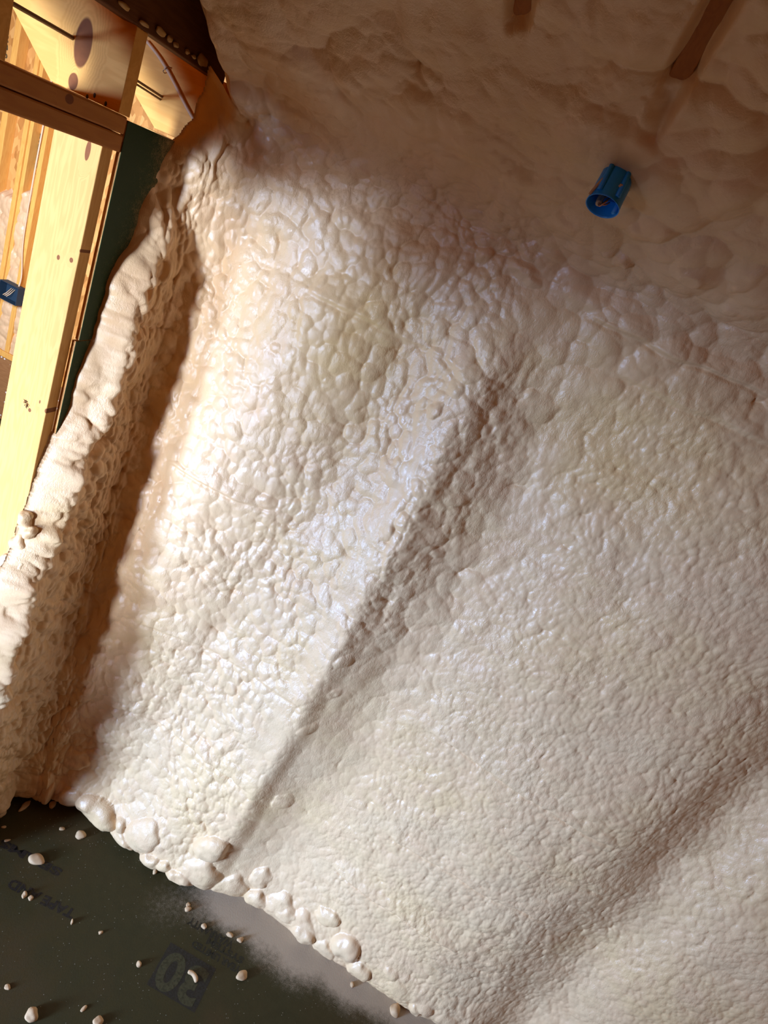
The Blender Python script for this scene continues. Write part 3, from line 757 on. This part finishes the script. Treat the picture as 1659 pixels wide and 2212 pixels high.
# grade stamp on the far sheathing and rafter tail
INK3 = ink('grade_stamp_ink', (0.03, 0.035, 0.02), 0.9)
def wall_text(txt, px, py, y, size, ang, name='grade_stamp', parent=None):
    me = text_mesh(txt, size); c = on_y(px, py, y)
    me.transform(Matrix.Translation(c) @ Matrix.Rotation(math.pi/2, 4, 'X') @ Matrix.Rotation(ang, 4, 'Z'))
    return me, c
far = bpy.data.objects['wall_far']
for (txt, px, py, sz, y) in (('SEL', 78, 335, .17, YF+.084), ('24/16', 84, 315, .07, YF+.084), ('S-DRY', 12, 95, .06, YF+.084)):
    me, c = wall_text(txt, px, py, y, sz, math.pi/2+0.1)
    o = link('grade_stamp', me, INK3, far)

# ------------------------------------------------------------------ round blue box in the ceiling
BLUE = plain('blue_box_plastic', (0.010, 0.30, 0.85), 0.42, coat=0.1)
M0 = BOXC; ax = ax_n.normalized()
e1v = Vector((1, 0, 0)); e2v = ax.cross(e1v).normalized()     # e2v points down the slope / towards the wall
if e2v.y < 0: e2v = -e2v
root = empty('ceiling_box', M0, 'round bright blue electrical box poking out of the ceiling foam', 'electrical box', 'blue electrical boxes')
BS = 0.67
def ringpt(r, a, d):   # d = distance back from the mouth, along -ax
    r *= BS; return M0 - ax*d + e1v*(r*math.cos(a)) + e2v*(r*math.sin(a))
bm = bmesh.new(); SEG = 64
prof = [(0.0500, 0.0), (0.0490, 0.004), (0.0465, 0.055), (0.0455, 0.10), (0.0435, 0.10), (0.0445, 0.05), (0.0470, 0.003), (0.0485, 0.0)]
rings = []
for (r, d) in prof:
    ring = []
    for k in range(SEG):
        a = 2*math.pi*k/SEG
        rr = r*(1 + (0.0 if d < .003 else -0.02*max(0, math.cos(6*a))**6))
        ring.append(bm.verts.new(ringpt(rr, a, d)))
    rings.append(ring)
for i in range(len(rings)):
    A, B = rings[i], rings[(i+1) % len(rings)]
    for k in range(SEG): bm.faces.new((A[k], A[(k+1) % SEG], B[(k+1) % SEG], B[k]))
bmesh.ops.recalc_face_normals(bm, faces=bm.faces)
link('box_body', mesh_from_bm(bm, 'bb', True), BLUE, root, M0)
bm = bmesh.new(); bm.faces.new([bm.verts.new(ringpt(.045, 2*math.pi*k/SEG, .034)) for k in range(SEG)])
bmesh.ops.solidify(bm, geom=list(bm.faces), thickness=0.003)
link('box_back', mesh_from_bm(bm, 'bk'), BLUE, root, M0)
# ribs on the outside facing the viewer (nail bosses)
for ang in (-2.20, -1.05):
    p0 = ringpt(.0495, ang, .010); p1 = ringpt(.0475, ang, .090)
    link('nail_boss', tube([p0, p1], .0050, 10), BLUE, root, M0)
# screw boss inside
link('screw_boss', tube([ringpt(.042, 0.35, .003), ringpt(.042, 0.35, .07)], .006, 10), BLUE, root, M0)
# wires in the box
WH = plain('cable_stub', (0.60, 0.38, 0.20), 0.5); CU = plain('copper', (0.55, 0.22, 0.10), 0.35, 0.6); BK = plain('black_wire', (0.02, 0.015, 0.015), 0.5)
cb = empty('cable', M0-ax*.02, 'short cable end with bare copper wires inside the round blue box', 'cable')
link('cable_jacket', tube(spline([ringpt(.030, 2.1, .034), ringpt(.026, 2.2, .020), ringpt(.016, 2.6, .006)], 5), .0058, 10), WH, cb, M0-ax*.02)
for k, (m_, e) in enumerate(((CU, (.012, 4.6, .000)), (BK, (.020, 5.0, .010)), (CU, (.008, 5.6, .004)), (BK, (.024, 4.4, .006)))):
    link('wire', tube(spline([ringpt(.016, 2.6, .006), ringpt(.008, 3.3+k*.2, -.002+.001*k), ringpt(*e), ringpt(e[0]+.006, e[1]+.5, e[2]+.008)], 5), .0015, 8), m_, cb, M0-ax*.02)
# flecks of foam on the box
c = ringpt(.050, -1.15, .030)
o = blob('foam_fleck', c, .006, .0025, .0035, CRUMB, 5); tag(o, 'tiny pale foam fleck on the outside of the round blue box', 'foam fleck')
pts = [ringpt(.0515, -2.75+.1*k, .002+.006*k) for k in range(6)]
o = link('foam_smear', tube(spline(pts, 3), [.0032]*16, 8), CRUMB, None, pts[2]); tag(o, 'pale foam smear along the left rim of the round blue box', 'foam smear')

# ------------------------------------------------------------------ bare rafter edges in the ceiling foam
RW = wood_material('ceiling_rafter_wood', (0.40, 0.13, 0.02), (0.30, 0.09, 0.012), 'y')
for (xr, lab) in ((RAFT[0][0], 'bare wooden rafter edge showing through the ceiling foam at the top centre'), (RAFT[1][0], 'bare wooden rafter edge showing through the ceiling foam at the top right')):
    cs, sn = math.cos(SLOPE), math.sin(SLOPE)
    def cpnt(x, L, off):   # L = distance up the slope from the crease
        return Vector((x, YB - 0.055*0 - L*cs, ZC + L*sn - 0.0)) + Vector((0, -sn, -cs))*off
    pts = [cpnt(xr-.016, .30, .024), cpnt(xr+.016, .30, .024), cpnt(xr+.019, .30, -.07), cpnt(xr-.019, .30, -.07)]
    o = link('ceiling_rafter', prism(pts, Vector((0, -cs, sn))*1.1, .002), RW, None, pts[0]); tag(o, lab, 'rafter', 'rafters under the ceiling foam')
structure('ceiling', prism([(XL-0.04, YB+.05, ZC+.06), (2.6, YB+.05, ZC+.06), (2.6, YB+.05, ZC+.09), (XL-.04, YB+.05, ZC+.09)], Vector((0, -math.cos(SLOPE), math.sin(SLOPE)))*4.6, 0), OSB)

# ------------------------------------------------------------------ crumbs of foam on the floor
CR = [  # px, py, half-length px, half-width px, angle, what sets it apart
 (76, 1858, 14, 8, .5, 'largest oval foam crumb on the green floor, on the printed words'),
 (173, 1805, 9, 7, .0, 'round foam crumb on the floor below the biggest foam lobe'),
 (36, 1705, 7, 6.5, .0, 'round foam crumb under the foam edge at the left'),
 (54, 1742, 12, 4, -.7, 'elongated foam crumb like a short stick near the left edge'),
 (113, 1740, 6, 6, .6, 'small wedge-shaped foam crumb tucked under the foam edge'),
 (2, 1758, 7, 8, 0, 'foam crumb cut by the left edge of the photo'),
 (133, 1791, 5, 3, 0, 'tiny flat foam crumb between the wedge and the round crumb'),
 (52, 1934, 4, 5, 0, 'small foam crumb beside the printed words, left of a pair'),
 (66, 1941, 4, 3.5, 0, 'small foam crumb beside the printed words, right of a pair'),
 (335, 1883, 4, 5, .6, 'small foam crumb below the rounded foam lobes, middle of floor'),
 (406, 1955, 4, 3, .4, 'upper of two touching foam crumbs above the printed square'),
 (405, 1965, 6, 4, 0, 'lower ragged one of two touching foam crumbs above the printed square'),
 (440, 2002, 5, 4, 0, 'small round foam crumb up-right of the printed square'),
 (496, 2020, 7, 3.5, .5, 'curled thin foam crumb at the edge of the white overspray'),
 (519, 2031, 6, 4, .2, 'small flat foam crumb just right of the curled one'),
 (522, 2109, 10, 7, .1, 'plump foam crumb alone to the right of the printed square'),
 (300, 2084, 4.5, 4.5, 0, 'small pointed foam crumb left of the printed square'),
 (217, 2015, 4, 2.5, -.3, 'tiny curved foam crumb in the middle of the green floor'),
 (68, 2195, 10, 9, 0, 'large round foam crumb near the bottom left of the floor'),
 (211, 2209, 8, 6, 0, 'foam crumb cut by the bottom edge of the photo'),
 (181, 2179, 6, 2.5, -.8, 'thin sliver of foam near the bottom of the floor'),
 (155, 1993, 2, 4, 0, 'tiny foam sliver below the printed words'),
 (16, 2133, 5, 3, .7, 'small yellowish foam sliver near the left edge, low'),
 (852, 2183, 10, 9, 0, 'large round foam crumb at the bottom centre, near the white overspray'),
 (760, 2128, 4, 4, 0, 'small round foam crumb up-left of the bottom-centre crumb'),
 (8, 1787, 4, 2, 0, 'tiny foam speck at the left edge below the cut crumb'),
 (15, 1816, 5, 2, -.3, 'thin pale foam speck left of the printed words'),
]
for k, (px, py, a, b2, ang, lab) in enumerate(CR):
    c = on_z(px, py); sc = (c - Vector((0, 0, CAM_H))).length/FPX
    ex = on_z(px+a, py+a*math.tan(ang)*.999) - c; rot = math.atan2(ex.y, ex.x)
    hz = b2*sc*0.75
    o = blob('foam_crumb', c+Vector((0, 0, hz*0.45*1.0)), a*sc*.95, b2*sc*1.15, hz, CRUMB, 200+k, rotz=rot, flat=True, bumps=0.16)
    tag(o, lab, 'foam crumb', 'foam crumbs scattered on the floor')
# the comma-shaped crumb lying on the printed 30
cc = [on_z(405, 2101), on_z(414, 2104), on_z(421, 2113), on_z(423, 2124)]
for v in cc: v.z = 0.006
o = link('foam_crumb', tube(spline(cc, 5), [.0035, .0058, .0068, .0070, .0072, .0072, .0073, .0075, .0078, .0080, .0082, .0082, .0078, .0070, .0058, .0030], 12), CRUMB, None, cc[1])
tag(o, 'white comma-shaped foam crumb lying on the printed square', 'foam crumb', 'foam crumbs scattered on the floor')
